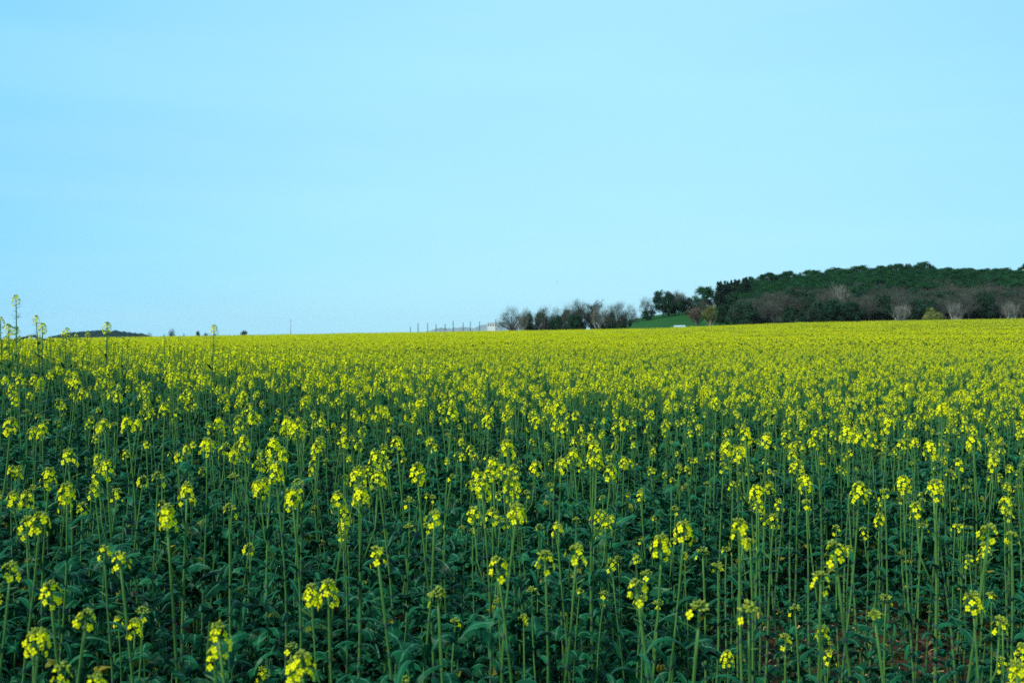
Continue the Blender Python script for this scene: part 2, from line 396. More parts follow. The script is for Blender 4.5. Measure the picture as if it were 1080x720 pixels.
def plant_proto(kind, seed, leafy=True):
    rr = random.Random(seed)
    st, fo, heads = MB(), MB(), []
    Hh = dict(single=1.20, double=1.22, small=1.12, bud=1.0, multi=1.28, slim=1.36)[kind] * rr.uniform(.97, 1.03)
    lx, ly = rr.uniform(-.06, .06), rr.uniform(-.06, .06)
    nseg = 9
    def axis(v): return Vector((lx * v * v + .008 * math.sin(v * 7 + seed), ly * v * v + .008 * math.cos(v * 6 + seed), Hh * v))
    r0 = rr.uniform(.0062, .0085) * (0.85 if kind in ('small', 'bud') else 1)
    st.tube([tuple(axis(i / nseg)) for i in range(nseg + 1)], [r0 * (1.05 - .68 * i / nseg) for i in range(nseg + 1)], S_, n=7, tint=rr.uniform(.35, .75))
    # nodes with leaves
    z = 0.10
    yaw = rr.uniform(0, 6)
    while z < Hh - 0.16:
        v = z / Hh; p = axis(v); rs = r0 * (1.05 - .68 * v)
        nv = axis(v + .006); pv = axis(v - .006)
        st.tube([tuple(pv), tuple(p), tuple(nv)], [rs * 1.05, rs * 1.35, rs * 1.08], N_, n=7, cap=False)
        yaw += 2.4 + rr.uniform(-.4, .4)
        if v < 0.62:
            if leafy or rr.random() < .35:
                k = 1.0 - 0.5 * v
                leaf(fo, p, yaw, rr.uniform(.2, 1.25), rr.uniform(.07, .15) * k, rr.uniform(.032, .058) * k, rr.uniform(1.2, 2.9), rr.uniform(.1, .45), 9, rr.uniform(.1, .95), rr, twist=rr.uniform(-.5, .5))
            if rr.random() < .22: leaf(fo, p, yaw + 2.6, rr.uniform(.4, 1.3), rr.uniform(.09, .17), rr.uniform(.014, .028), rr.uniform(1.4, 3.0), rr.uniform(.1, .35), 8, rr.uniform(.3, 1), rr, slim=True, twist=rr.uniform(-.8, .8))
            z += rr.uniform(.028, .05)
        else:
            if rr.random() < .85:
                leaf(fo, p, yaw, rr.uniform(.5, 1.2), rr.uniform(.05, .11) * (1.25 - v * .5), rr.uniform(.014, .026), rr.uniform(.9, 2.4), rr.uniform(.1, .35), 7, rr.uniform(.3, 1), rr, slim=True, twist=rr.uniform(-.6, .6))
            z += rr.uniform(.06, .11)
    top = axis(1.0)
    def hd(base, tip, **kw):
        h = MB(); head(h, base, tip, rr=rr, **kw); heads.append(h)
    hb = axis(.86)
    if kind == 'single': hd(hb, top + Vector((0, 0, .02)), nfl=rr.randint(14, 21), spread=rr.uniform(.021, .027), down=rr.uniform(.045, .07), budr=rr.uniform(.017, .022), pods=6)
    elif kind == 'small': hd(hb, top + Vector((0, 0, .02)), nfl=rr.randint(4, 9), spread=.023, down=.045, budr=rr.uniform(.015, .021), pods=5)
    elif kind == 'bud': hd(hb, top + Vector((0, 0, .02)), nfl=rr.randint(0, 3), spread=.022, down=.03, budr=rr.uniform(.017, .023), pods=2)
    elif kind == 'slim': hd(hb, top + Vector((0, 0, .03)), nfl=rr.randint(18, 26), spread=.03, down=.075, budr=.015, pods=16)
    nbr = dict(single=rr.choice([0, 1]), double=1, small=0, bud=0, multi=3, slim=0)[kind]
    if kind in ('double', 'multi'):
        hd(hb, top + Vector((0, 0, .02)), nfl=rr.randint(15, 21), spread=.026, down=.07, budr=.019, pods=6)
    for b in range(nbr):
        v0 = rr.uniform(.66, .80); p0 = axis(v0); a = b * 2.2 + rr.uniform(0, 1.5) + seed
        rise = (Hh * (1 - v0)) * rr.uniform(.72, .98); o = rr.uniform(.05, .11)
        p1 = p0 + Vector((math.cos(a) * o * .8, math.sin(a) * o * .8, rise * .45)); p2 = p0 + Vector((math.cos(a) * o, math.sin(a) * o, rise))
        st.tube([tuple(p0), tuple(p1), tuple(p2)], [r0 * .42, r0 * .36, r0 * .25], S_, n=5, tint=.5)
        leaf(fo, p0, a + .3, .6, .11, .022, 1.6, .2, 6, rr.uniform(.3, .9), rr, slim=True)
        hd(p2.lerp(p1, .45), p2 + Vector((0, 0, .02)), nfl=rr.randint(9, 17) if kind != 'single' else rr.randint(3, 7), spread=.024, down=.055, budr=.017, pods=4)
    return dict(kind=kind, H=Hh + .03, top=(top.x, top.y), stem=st, foliage=fo, heads=heads, leafy=leafy)

SPEC = [('single', 1), ('single', 2), ('single', 3), ('single', 4), ('double', 5), ('double', 6), ('double', 7),
        ('small', 8), ('small', 9), ('bud', 10), ('bud', 11), ('multi', 12), ('multi', 13), ('slim', 14), ('slim', 15)]
PROTO = [plant_proto(k, s) for k, s in SPEC]
PROTO += [plant_proto(k, s, leafy=False) for k, s in (('single', 31), ('small', 32), ('slim', 33), ('bud', 34), ('small', 35))]
SPARSE = range(15, 20)
KIDX = {}
for i, p in enumerate(PROTO):
    if p['leafy']: KIDX.setdefault(p['kind'], []).append(i)
    p['m_stem'] = p['stem'].mesh('stem', PM); p['m_fol'] = p['foliage'].mesh('foliage', PM)
    p['m_heads'] = [h.mesh('flower_head', PM, smooth=False) for h in p['heads']]

GAP = (1.9, 5.4, .85, .95)              # bare-soil gap: centre x, y, half sizes
def in_gap(x, y, k=1.0): return ((x - GAP[0]) / (GAP[2] * k)) ** 2 + ((y - GAP[1]) / (GAP[3] * k)) ** 2 < 1
def gap_view(x, y): return y < 6.6 and 0.19 < x / y < 0.52

plants = []                                # (x, y, proto, scale, rot, label)
def put_px(px, py, d, kind, label, n=None, sparse=False):
    """a plant whose topmost head stands where the photograph shows it"""
    x = (px - 540) / F * d; ztop = EYE - (py - 352) / F * d
    lst = [i for i in SPARSE if PROTO[i]['kind'] == kind] if sparse else KIDX[kind]
    i = lst[len(plants) % len(lst)] if n is None else lst[n % len(lst)]
    hgt = ztop - g1(x, d); s = hgt / PROTO[i]['H']
    rot = rng.uniform(0, 6.28); tx, ty = PROTO[i]['top']
    x -= s * (tx * math.cos(rot) - ty * math.sin(rot)); y = d - s * (tx * math.sin(rot) + ty * math.cos(rot))
    plants.append((x, y, i, s, rot, label))
FR = 'rapeseed plant '
for a in (
    (230, 650, 2.05, 'double', FR + 'with two bright heads side by side, at the front edge left of centre'),
    (318, 677, 1.95, 'single', FR + 'with a long full head, at the very front below the twin-headed plant'),
    (100, 704, 1.9, 'single', FR + 'cut by the lower edge, its head a green and yellow dome'),
    (40, 660, 2.1, 'single', FR + 'with a rounded yellow head near the lower left corner'),
    (52, 606, 2.3, 'single', FR + 'with a domed head above the one in the lower left corner'),
    (64, 693, 2.0, 'small', FR + 'with a sparse flat head low at the left front'),
    (90, 640, 2.2, 'small', FR + 'with a few curved flowers, left front beside the domed head'),
    (42, 538, 2.7, 'single', FR + 'with a drooping bell of flowers at the left edge'),
    (176, 527, 2.55, 'single', FR + 'with the tallest fullest head of the left front'),
    (126, 575, 2.5, 'small', FR + 'with a thin yellow ring of flowers left of the tallest head'),
    (10, 590, 2.4, 'small', FR + 'with a small yellow tuft cut by the left edge'),
    (346, 606, 2.4, 'double', FR + 'with a green knob and loose yellow flowers, left of the middle front'),
    (462, 617, 2.35, 'bud', FR + 'with a green bud dome and a single yellow flower beneath'),
    (398, 570, 2.6, 'small', FR + 'with a small half-open head under the paired heads left of centre'),
    (525, 580, 2.5, 'small', FR + 'with a few flowers hanging on one side, middle front'),
    (575, 576, 2.5, 'small', FR + 'with a spreading sparse head, just right of the middle front'),
    (608, 570, 2.6, 'small', FR + 'with a flat yellow topped head, right of the spreading sparse one'),
    (698, 560, 2.6, 'single', FR + 'with a narrow bright head on a tall pale stem, right of middle'),
    (672, 604, 2.4, 'small', FR + 'with three yellow flowers in a row below the narrow bright head'),
    (738, 632, 2.2, 'bud', FR + 'with a curved green bud tip, in front of the narrow bright head'),
    (780, 543, 2.7, 'single', FR + 'with an upright conical head, left of the bare soil patch'),
    (722, 546, 2.8, 'single', FR + 'with a loose yellow head between two brighter upright ones'),
    (881, 564, 2.6, 'small', FR + 'with a small head over the bare soil patch'),
    (866, 598, 2.5, 'small', FR + 'with green buds and two low flowers over the bare soil patch'),
    (790, 632, 2.3, 'bud', FR + 'with a nodding green bud tip before the bare soil patch'),
    (924, 640, 2.6, 'bud', FR + 'with only closed buds among bare stems right of the soil patch'),
    (1044, 550, 2.9, 'small', FR + 'with few flowers close to the right edge'),
    (985, 503, 3.3, 'double', FR + 'with a curved cluster of heads, right front'),
    (1026, 455, 4.4, 'multi', FR + 'with a thick bright head standing near the right edge'),
    (308, 510, 2.9, 'single', FR + 'with a compact half-dome head, left of centre'),
    (312, 440, 3.9, 'multi', FR + 'with a tall stacked head rising above its neighbours left of centre'),
    (378, 488, 3.1, 'multi', FR + 'with a broad cluster of heads left of centre'),
    (440, 483, 3.3, 'single', FR + 'with one neat egg-shaped head left of the middle'),
    (396, 468, 3.5, 'single', FR + 'with a globe of flowers behind the broad cluster'),
    (290, 482, 3.3, 'double', FR + 'with paired heads left of the compact half-dome'),
    (218, 460, 3.8, 'single', FR + 'with a rounded head behind the tallest left one'),
    (52, 490, 3.2, 'multi', FR + 'with heads crowded together at the left'),
    (70, 506, 3.0, 'single', FR + 'with hanging flowers beside the crowded heads at the left'),
    (112, 480, 3.4, 'single', FR + 'with a small round head right of the crowded heads'),
    (197, 506, 3.0, 'double', FR + 'with two heads touching behind the tallest left head'),
    (508, 500, 3.2, 'multi', FR + 'with a big ragged mass of flowers in the middle'),
    (520, 478, 3.6, 'multi', FR + 'with dense heads behind the big ragged mass'),
    (535, 460, 3.9, 'multi', FR + 'with bright heads at the top of the middle mass'),
    (627, 462, 3.8, 'multi', FR + 'with a leaning column of bloom right of the middle mass'),
    (590, 420, 4.9, 'multi', FR + 'with a tall bloom standing higher than the middle mass'),
    (786, 446, 4.3, 'multi', FR + 'with the thickest head of the right half'),
    (938, 436, 4.8, 'multi', FR + 'with a wide crown of heads left of the one near the right edge'),
    (545, 530, 2.9, 'small', FR + 'with scattered yellow flowers below the middle mass'),
    (458, 535, 2.9, 'small', FR + 'with flowers fanned out left of the middle front'),
    (17, 311, 8.0, 'slim', FR + 'standing highest against the sky at the far left'),
    (9, 340, 8.2, 'double', FR + 'with two low heads against the sky at the left edge'),
    (38, 332, 8.4, 'slim', FR + 'leaning right against the sky beside the highest one'),
    (45, 341, 7.6, 'slim', FR + 'with a round head just above the dark pipe frame'),
    (71, 346, 8.2, 'slim', FR + 'with a head against the sky between the pipe frame and far hill'),
    (113, 340, 7.8, 'slim', FR + 'rising in front of the far blue hill'),
    (226, 343, 8.0, 'slim', FR + 'standing alone above the field edge, right of the far hill'),
): put_px(*a)
put_px(829, 664, 2.75, 'small', FR + 'short and yellow-tipped in the middle of the bare soil patch', sparse=True)
N_NOTED = len(plants)

# scatter: jittered grid, nearest ones in view become individuals
def hvar(x, y):
    return 0.5 + 0.5 * math.sin(x * 1.3 + 1.1 * math.sin(y * .9)) * math.cos(y * 1.1 + math.sin(x * .7))
cand = []
cell = 0.215
for iy in range(int(34 / cell)):
    for ix in range(-int(30 / cell), int(30 / cell) + 1):
        y = 1.45 + (iy + rng.uniform(-.1, 1.1)) * cell; x = (ix + rng.uniform(-.1, 1.1)) * cell
        if abs(x) > y * 0.62 + 1.6: continue
        if rng.random() < (.32 if y < 4.2 else .22 if y < 6.5 else .08): continue
        if in_gap(x, y) and rng.random() < .6: continue
        if any(abs(x - p[0]) < .09 and abs(y - p[1]) < .09 for p in plants[:N_NOTED]): continue
        cand.append((x, y))
def pick(x, y):
    if gap_view(x, y):
        return rng.choice(list(SPARSE))
    if y < 3.4: k = rng.choices(['single', 'small', 'bud', 'double'], [.05, .33, .60, .02])[0]
    elif y < 8.3 + 1.5 * math.sin(x * .8): k = rng.choices(['single', 'double', 'small', 'bud', 'multi', 'slim'], [.15, .04, .44, .33, .01, .03] if x < y * .12 else [.07, .02, .41, .47, .01, .02])[0]
    else: k = rng.choices(['single', 'double', 'small', 'bud', 'multi', 'slim'], [.38, .20, .19, .04, .14, .05])[0]
    return rng.choice(KIDX[k])
def in_frame(x, y): return abs(x) < y * 0.53 and y > 1.6
cand.sort(key=lambda p: math.hypot(*p))
crop_pts = []; auto = []
for x, y in cand:
    i = pick(x, y)
    s = rng.uniform(.80, 1.08) * (0.95 + .10 * hvar(x, y))
    if y < 3.0: s *= rng.uniform(.80, .95)
    elif y > 9 and i in KIDX['slim']: s *= .9
    rec = (x, y, i, s, rng.uniform(0, 6.28))
    if in_frame(x, y) and len(auto) + N_NOTED < 300: auto.append(rec)
    else: crop_pts.append(rec)

WHAT = dict(single='one full yellow head', double='two yellow heads', small='a small sparse yellow head', bud='a green bud tip', multi='bunched yellow heads', slim='a long thin stem')
def auto_label(x, y, i, s):
    d = math.hypot(x, y); t = x / y
    strip = 'frontmost' if d < 3 else 'behind the frontmost' if d < 4.3 else 'deeper in the crop' if d < 5.6 else 'deep in the crop'
    side = 'far left' if t < -.36 else 'left' if t < -.2 else 'centre left' if t < -.06 else 'centre' if t < .06 else 'centre right' if t < .2 else 'right' if t < .36 else 'far right'
    size = 'short ' if s < .86 else 'tall ' if s > .98 else ''
    if in_gap(x, y, 1.15): strip = 'over bare soil'
    return f"{size}rapeseed plant with {WHAT[PROTO[i]['kind']]}, {side}, {strip}"
proto_roots = {}
def place_plant(x, y, i, s, rot, label, tilt=(0, 0)):
    p = PROTO[i]
    root = bpy.data.objects.new('rapeseed_plant', None); COL.objects.link(root)
    root.empty_display_size = .1
    root.location = (x, y, g1(x, y) - .015); root.rotation_euler = (tilt[0], tilt[1], rot); root.scale = (s, s, s)
    tag(root, label, 'rapeseed plant', 'rapeseed plants at the front of the field')
    if i not in proto_roots:
        ch = [link('stem', p['m_stem'], root), link('foliage', p['m_fol'], root)] + [link('flower_head', h, root) for h in p['m_heads']]
        proto_roots[i] = ch
    else:
        for c in proto_roots[i]:
            q = c.copy(); COL.objects.link(q); q.parent = root
for r in plants: place_plant(*r)
for (x, y, i, s, rot) in auto: place_plant(x, y, i, s, rot, auto_label(x, y, i, s), (rng.gauss(0, .022), rng.gauss(0, .022)))
print('PLANTS', len(plants), len(auto), 'auto max d', math.hypot(*auto[-1][:2]), 'crop pts', len(crop_pts))

# ------------------------------------------------------------------ scatter object: one mesh that holds prototypes and points, instanced by geometry nodes
def scatter_object(name, protos, mats, pts):
    """protos: list of MB; pts: list of (x, y, z, proto, (sx,sy,sz), (rx,ry,rz))"""
    v = []; f = []; m = []; ac = []; ti = []; pid = []
    for k, mb in enumerate(protos):
        b = len(v); v.extend(mb.v); ac.extend(mb.a); ti.extend(mb.t); pid.extend([k] * len(mb.v))
        f.extend(tuple(i + b for i in q) for q in mb.f); m.extend(mb.m)
    n0 = len(v)
    v.extend((p[0], p[1], p[2]) for p in pts); n = len(pts)
    me = bpy.data.meshes.new(name); me.from_pydata(v, [], f)
    for q in mats: me.materials.append(q)
    me.polygons.foreach_set('material_index', m)
    def attr(nm, ty, dat, key='value'):
        at = me.attributes.new(nm, ty, 'POINT'); at.data.foreach_set(key, dat)
    attr('across', 'FLOAT', ac + [0.0] * n); attr('tint', 'FLOAT', ti + [0.0] * n)
    attr('proto', 'INT', pid + [-1] * n); attr('pick', 'INT', [0] * n0 + [p[3] for p in pts])
    attr('scl', 'FLOAT_VECTOR', [0.0] * (3 * n0) + [c for p in pts for c in p[4]], 'vector')
    attr('rot', 'FLOAT_VECTOR', [0.0] * (3 * n0) + [c for p in pts for c in p[5]], 'vector')
    ng = bpy.data.node_groups.new(name + '_scatter', 'GeometryNodeTree')
    ng.interface.new_socket('Geometry', in_out='INPUT', socket_type='NodeSocketGeometry')
    ng.interface.new_socket('Geometry', in_out='OUTPUT', socket_type='NodeSocketGeometry')
    N, L = ng.nodes, ng.links
    gi = N.new('NodeGroupInput'); go = N.new('NodeGroupOutput')
    def named(nm, ty):
        q = N.new('GeometryNodeInputNamedAttribute'); q.data_type = ty; q.inputs['Name'].default_value = nm; return q.outputs['Attribute']
    sep = N.new('GeometryNodeSeparateGeometry'); sep.domain = 'POINT'
    cmp = N.new('FunctionNodeCompare'); cmp.data_type = 'INT'; cmp.operation = 'GREATER_EQUAL'
    pr = named('proto', 'INT')
    L.new(pr, [s for s in cmp.inputs if s.type == 'INT'][0]); [s for s in cmp.inputs if s.type == 'INT'][1].default_value = 0
    L.new(gi.outputs[0], sep.inputs['Geometry']); L.new(cmp.outputs[0], sep.inputs['Selection'])
    sp = N.new('GeometryNodeSplitToInstances'); sp.domain = 'POINT'
    L.new(sep.outputs['Selection'], sp.inputs[0]); L.new(named('proto', 'INT'), sp.inputs['Group ID'])
    ip = N.new('GeometryNodeInstanceOnPoints'); ip.inputs['Pick Instance'].default_value = True
    L.new(sep.outputs['Inverted'], ip.inputs['Points']); L.new(sp.outputs[0], ip.inputs['Instance'])
    L.new(named('pick', 'INT'), ip.inputs['Instance Index'])
    e2r = N.new('FunctionNodeEulerToRotation'); L.new(named('rot', 'FLOAT_VECTOR'), e2r.inputs[0]); L.new(e2r.outputs[0], ip.inputs['Rotation'])
    L.new(named('scl', 'FLOAT_VECTOR'), ip.inputs['Scale'])
    L.new(ip.outputs[0], go.inputs[0])
    o = link(name, me); md = o.modifiers.new('scatter', 'NODES'); md.node_group = ng
    tag(o, kind='stuff')
    return o

# crop: full plants to 34 m, then patches
crop_protos = []
for p in PROTO:
    mb = MB(); mb.add(p['stem']); mb.add(p['foliage'])
    for h in p['heads']: mb.add(h)
    crop_protos.append(mb)
pts = [(x, y, g1(x, y) - .015, i, (s, s, s), (rng.gauss(0, .03), rng.gauss(0, .03), r)) for (x, y, i, s, r) in crop_pts]
# low leafy undergrowth of the crop
TUFT0 = len(crop_protos)
for k in range(6):
    rr = random.Random(100 + k); mb = MB()
    hh = rr.uniform(.35, .78)
    mb.tube([(0, 0, 0), (.01, 0, hh * .6), (.0, .02, hh)], [.005, .004, .002], S_, n=5, tint=.3)
    for q in range(38):
        v = rr.random(); leaf(mb, (rr.uniform(-.07, .07), rr.uniform(-.07, .07), hh * v), rr.uniform(0, 6.28), rr.uniform(0, 1.4), rr.uniform(.06, .135), rr.uniform(.03, .056), rr.uniform(.8, 3.0), rr.uniform(.05, .45), 9, rr.uniform(0, .95), rr, twist=rr.uniform(-1, 1))
    for q in range(5):
        leaf(mb, (rr.uniform(-.08, .08), rr.uniform(-.08, .08), hh * rr.uniform(.4, 1.1)), rr.uniform(0, 6.28), rr.uniform(.5, 1.4), rr.uniform(.07, .15), rr.uniform(.012, .024), rr.uniform(1.2, 3.0), .25, 8, rr.uniform(.4, 1), rr, slim=True, twist=rr.uniform(-.8, .8))
    crop_protos.append(mb)
cell = .23
for iy in range(int(30 / cell)):
    for ix in range(-int(26 / cell), int(26 / cell) + 1):
        y = 1.2 + (iy + rng.random()) * cell; x = (ix + rng.random()) * cell
        if abs(x) > y * .62 + 1.5: continue
        if y > 16 and rng.random() < .5: continue
        if in_gap(x, y): 
            if rng.random() < .06: continue
            s = rng.uniform(.18, .55)
        elif gap_view(x, y): s = rng.uniform(.55, 1.0)
        else: s = rng.uniform(.75, 1.25)
        pts.append((x, y, g1(x, y) - .01, TUFT0 + rng.randrange(6), (s, s, s), (0, 0, rng.uniform(0, 6.28))))

def low_head(mb, c, rr, n, sp, sz):
    for k in range(n):
        d = Vector((rr.gauss(0, 1), rr.gauss(0, 1), rr.gauss(0, 1))); d.normalize()
        q = Vector(c) + Vector((d.x * sp, d.y * sp, d.z * sp * 1.35)) * rr.uniform(.5, 1)
        d = (d + Vector((0, 0, .7))).normalized()
        u = d.cross(Vector((0.3, .2, .9))).normalized(); w = d.cross(u)
        s = sz * rr.uniform(.8, 1.2)
        mb.poly([tuple(q + (u * .9) * s), tuple(q + w * s), tuple(q - u * s), tuple(q - w * s * .9)], P_, rr.uniform(.2, .95))
    q = Vector(c) + Vector((0, 0, sp * 1.45)); s = sp * .34
    mb.blob(q, s, B_, rr.uniform(.2, .9), None, .8)
def patch(size, n, seed, nfl, sp, sz, nleaf, leafsz, stemr):
    rr = random.Random(seed); mb = MB()
    for k in range(n):
        x, y = rr.uniform(-.5, .5) * size, rr.uniform(-.5, .5) * size
        h = rr.gauss(1.17, .075)
        mb.tube([(x, y, .25), (x + rr.uniform(-.04, .04), y + rr.uniform(-.04, .04), h - .04)], [stemr, stemr * .5], S_, n=3, tint=rr.random(), cap=False)
        low_head(mb, (x, y, h), rr, rr.randint(int(nfl * .5), nfl), sp * rr.uniform(.7, 1.15), sz)
        if rr.random() < .45:
            low_head(mb, (x + rr.uniform(-.09, .09), y + rr.uniform(-.09, .09), h - rr.uniform(.03, .2)), rr, max(2, nfl // 2), sp * .8, sz)
        for q in range(nleaf):
            a = rr.uniform(0, 6.28); z = rr.uniform(.25, .95) * h; L = leafsz * rr.uniform(.7, 1.3); w = L * .2
            d = Vector((math.cos(a), math.sin(a), rr.uniform(-.5, .5))); sd = Vector((-math.sin(a), math.cos(a), rr.uniform(-.3, .3)))
            b = Vector((x, y, z))
            mb.poly([tuple(b), tuple(b + d * L * .5 + sd * w), tuple(b + d * L + Vector((0, 0, -L * .3))), tuple(b + d * L * .5 - sd * w)], L_, rr.random())
    return mb
MID0 = len(crop_protos)
for k in range(6): crop_protos.append(patch(1.6, 50, 200 + k, 15, .030, .0118, 6, .13, .0035))
FAR0 = len(crop_protos)
for k in range(6): crop_protos.append(patch(4.0, 270, 300 + k, 8, .042, .0212, 4, .16, .006))
for k in range(6): crop_protos.append(patch(4.0, 260, 320 + k, 5, .040, .0195, 7, .17, .007))
def patches(y0, y1, cell, base, jit, zs):
    out = []
    ny = int((y1 - y0) / cell) + 1
    for iy in range(ny):
        y = y0 + (iy + .5) * cell
        nx = int((y * .66 + 4) / cell)
        for ix in range(-nx, nx + 1):
            x = ix * cell + rng.uniform(-1, 1) * jit; yj = y + rng.uniform(-1, 1) * jit
            t = max(-.9, min(.9, x / yj)); dmax = float(np.interp(t, T_, DD))
            if yj > dmax: continue
            # follow the slope of the ground
            e = cell * .5
            gx = (g1(x + e, yj) - g1(x - e, yj)) / (2 * e); gy = (g1(x, yj + e) - g1(x, yj - e)) / (2 * e)
            s = 1.0
            out.append((x, yj, g1(x, yj), base + rng.randrange(6) + (6 if base == FAR0 and rng.random() < .25 + .6 * float(sst(-.05, .35, t)) else 0), (s, s, zs * (1 + .05 * (hvar(x * .4, yj * .4) - .5) * 2 + (.04 + .06 * float(sst(0, .4, t))) * math.sin(yj * .42 + .9 * math.sin(x * .03) + x * .012) * math.sin(yj * .17 + x * .02 + 1))), (math.atan(gy), -math.atan(gx), rng.choice([0, .5, 1, 1.5]) * PI)))
    return out
pts += patches(34.6, 92, 1.5, MID0, .1, 1.0)
pts += patches(93.5, 262, 3.8, FAR0, .2, 1.0)
crop = scatter_object('rapeseed_crop', crop_protos, PM, pts)
tag(crop, 'yellow flowering rapeseed crop filling the field behind the front plants', 'crop')
print('CROP', len(pts), sum(len(p.f) for p in crop_protos))

# leaf litter on the bare soil
M_LITTER = foliage_mat('dry_leaf', (0.06, 0.035, 0.018), (0.50, 0.33, 0.12), rough=.8, trans=.1, noise=20)
lit = MB(); rr = random.Random(77)
for k in range(900):
    x = GAP[0] + rr.gauss(0, .8); y = GAP[1] + rr.gauss(0, .9)
    if y < 3: continue
    a = rr.uniform(0, 6.28); L = rr.choice([rr.uniform(.015, .05), rr.uniform(.02, .06), rr.uniform(.03, .085)]); w = L * rr.uniform(.06, .26); z = g1(x, y) + rr.uniform(.012, .04)
    d = Vector((math.cos(a), math.sin(a), rr.uniform(-.2, .5))); sd = Vector((-math.sin(a), math.cos(a), rr.uniform(-.4, .4))); b = Vector((x, y, z))
    cz = Vector((0, 0, L * rr.uniform(-.1, .3)))
    lit.quadgrid([[tuple(b + d * (v * L) + cz * math.sin(v * 5) + sd * w * wv * g) for g in (1, 0, -1)] for v, wv in ((0, .15), (.25, .8), (.5, 1), (.75, .7), (1, .05))], 0, [1, 0, 1], rr.random() ** 2.5)
o = link('leaf_litter', lit.mesh('leaf_litter', [M_LITTER])); tag(o, 'dry brown leaves lying on the bare soil patch', 'leaf litter', kind='stuff')

# ------------------------------------------------------------------ trees
M_BARK = plain_mat('bark_grey_brown', (0.04, 0.044, 0.04), (0.10, 0.095, 0.08), rough=.9, noise=6)
M_PALEBARK = plain_mat('bark_pale', (0.13, 0.135, 0.12), (0.25, 0.25, 0.22), rough=.85, noise=4)
M_TWIG = foliage_mat('twigs_brown', (0.030, 0.045, 0.038), (0.088, 0.095, 0.074), rough=.9, trans=0, noise=.5, spec=.05, objvar=.5)
M_PALETWIG = foliage_mat('twigs_pale', (0.085, 0.085, 0.068), (0.17, 0.165, 0.13), rough=.9, trans=0, noise=.5, spec=.05, objvar=.4)
M_REDTWIG = foliage_mat('twigs_reddish', (0.085, 0.055, 0.04), (0.16, 0.10, 0.066), rough=.9, trans=0.1, noise=.5)
M_LIMETWIG = foliage_mat('young_leaves_lime', (0.10, 0.13, 0.02), (0.20, 0.22, 0.04), rough=.7, trans=0.2, noise=.5)
M_OAK = foliage_mat('evergreen_oak_leaves', (0.005, 0.026, 0.015), (0.020, 0.060, 0.030), rough=.7, trans=.1, noise=.8, objvar=.4, spec=.06)
M_PINE = foliage_mat('pine_needles', (0.003, 0.028, 0.010), (0.016, 0.080, 0.026), rough=.7, trans=.12, noise=.6, objvar=.5, spec=.06)
M_CYPRESS = foliage_mat('dark_conifer_leaves', (0.006, 0.018, 0.012), (0.02, 0.045, 0.024), rough=.7, trans=.05, noise=.8, spec=.06)

def branching(rr, H, spread, trunk_frac, up, levels=4, fan=1, twigs=2600, twig_len=.7, twig_w=.022):
    """a leafless tree: limbs as tapered tubes, fine twigs as slivers"""
    tk, cr = MB(), MB(); ends = []
    def grow(p, d, L, r, lev):
        n = 3; P = [p]; q = p; dd = d.copy()
        for i in range(n):
            dd = (dd + Vector((rr.gauss(0, .13), rr.gauss(0, .13), rr.gauss(0, .08) + up * .12))).normalized()
            q = q + dd * L / n; P.append(q)
        tk.tube([tuple(a) for a in P], [r * (1 - .4 * i / n) for i in range(n + 1)], 0, n=6 if lev == 0 else 4 if lev < 2 else 3, tint=rr.random(), cap=(lev == 0))
        if lev >= levels:
            ends.append((P, dd)); return
        if lev >= 2: ends.append((P, dd))
        k = rr.randint(3, 4) if lev else rr.randint(4, 6)
        for c in range(k):
            s = rr.uniform(.45, 1.0); bp = P[1] if s < .6 else P[2] if s < .85 else P[3]
            a = rr.uniform(0, 6.28); sp = spread * rr.uniform(.6, 1.25)
            nd = (dd + Vector((math.cos(a) * sp, math.sin(a) * sp, rr.uniform(-.1, .35) * sp + up * .25))).normalized()
            grow(bp, nd, L * rr.uniform(.62, .85), r * rr.uniform(.42, .6), lev + 1)
    for s in range(fan):
        a = rr.uniform(0, 6.28); k = 0 if fan == 1 else .28
        grow(Vector((math.cos(a) * k, math.sin(a) * k, 0)), Vector((math.cos(a) * k * .6, math.sin(a) * k * .6, 1)).normalized(), H * trunk_frac, H * .024 / (1 if fan == 1 else 1.6), 0)
    for k in range(twigs):
        P, dd = rr.choice(ends); i = rr.randrange(len(P) - 1); u = rr.random()
        b = P[i] * (1 - u) + P[i + 1] * u
        d = (dd * .8 + Vector((rr.gauss(0, .6), rr.gauss(0, .6), rr.gauss(0, .45) + up * .5))).normalized()
        L = twig_len * rr.uniform(.5, 1.3); sd = d.cross(Vector((rr.gauss(0, 1), rr.gauss(0, 1), rr.gauss(0, 1)))).normalized() * twig_w * rr.uniform(.7, 1.3)
        mid = b + d * L * .5 + Vector((rr.gauss(0, .05), rr.gauss(0, .05), 0)); 
        cr.poly([tuple(b - sd), tuple(b + sd), tuple(mid + sd * .8), tuple(b + d * L), tuple(mid - sd * .8)], 0, rr.random())
    zt = max(p[2] for p in cr.v); ws = sorted(math.hypot(p[0], p[1]) for p in cr.v)
    return tk, cr, zt, 1.6 * ws[int(len(ws) * .90)]

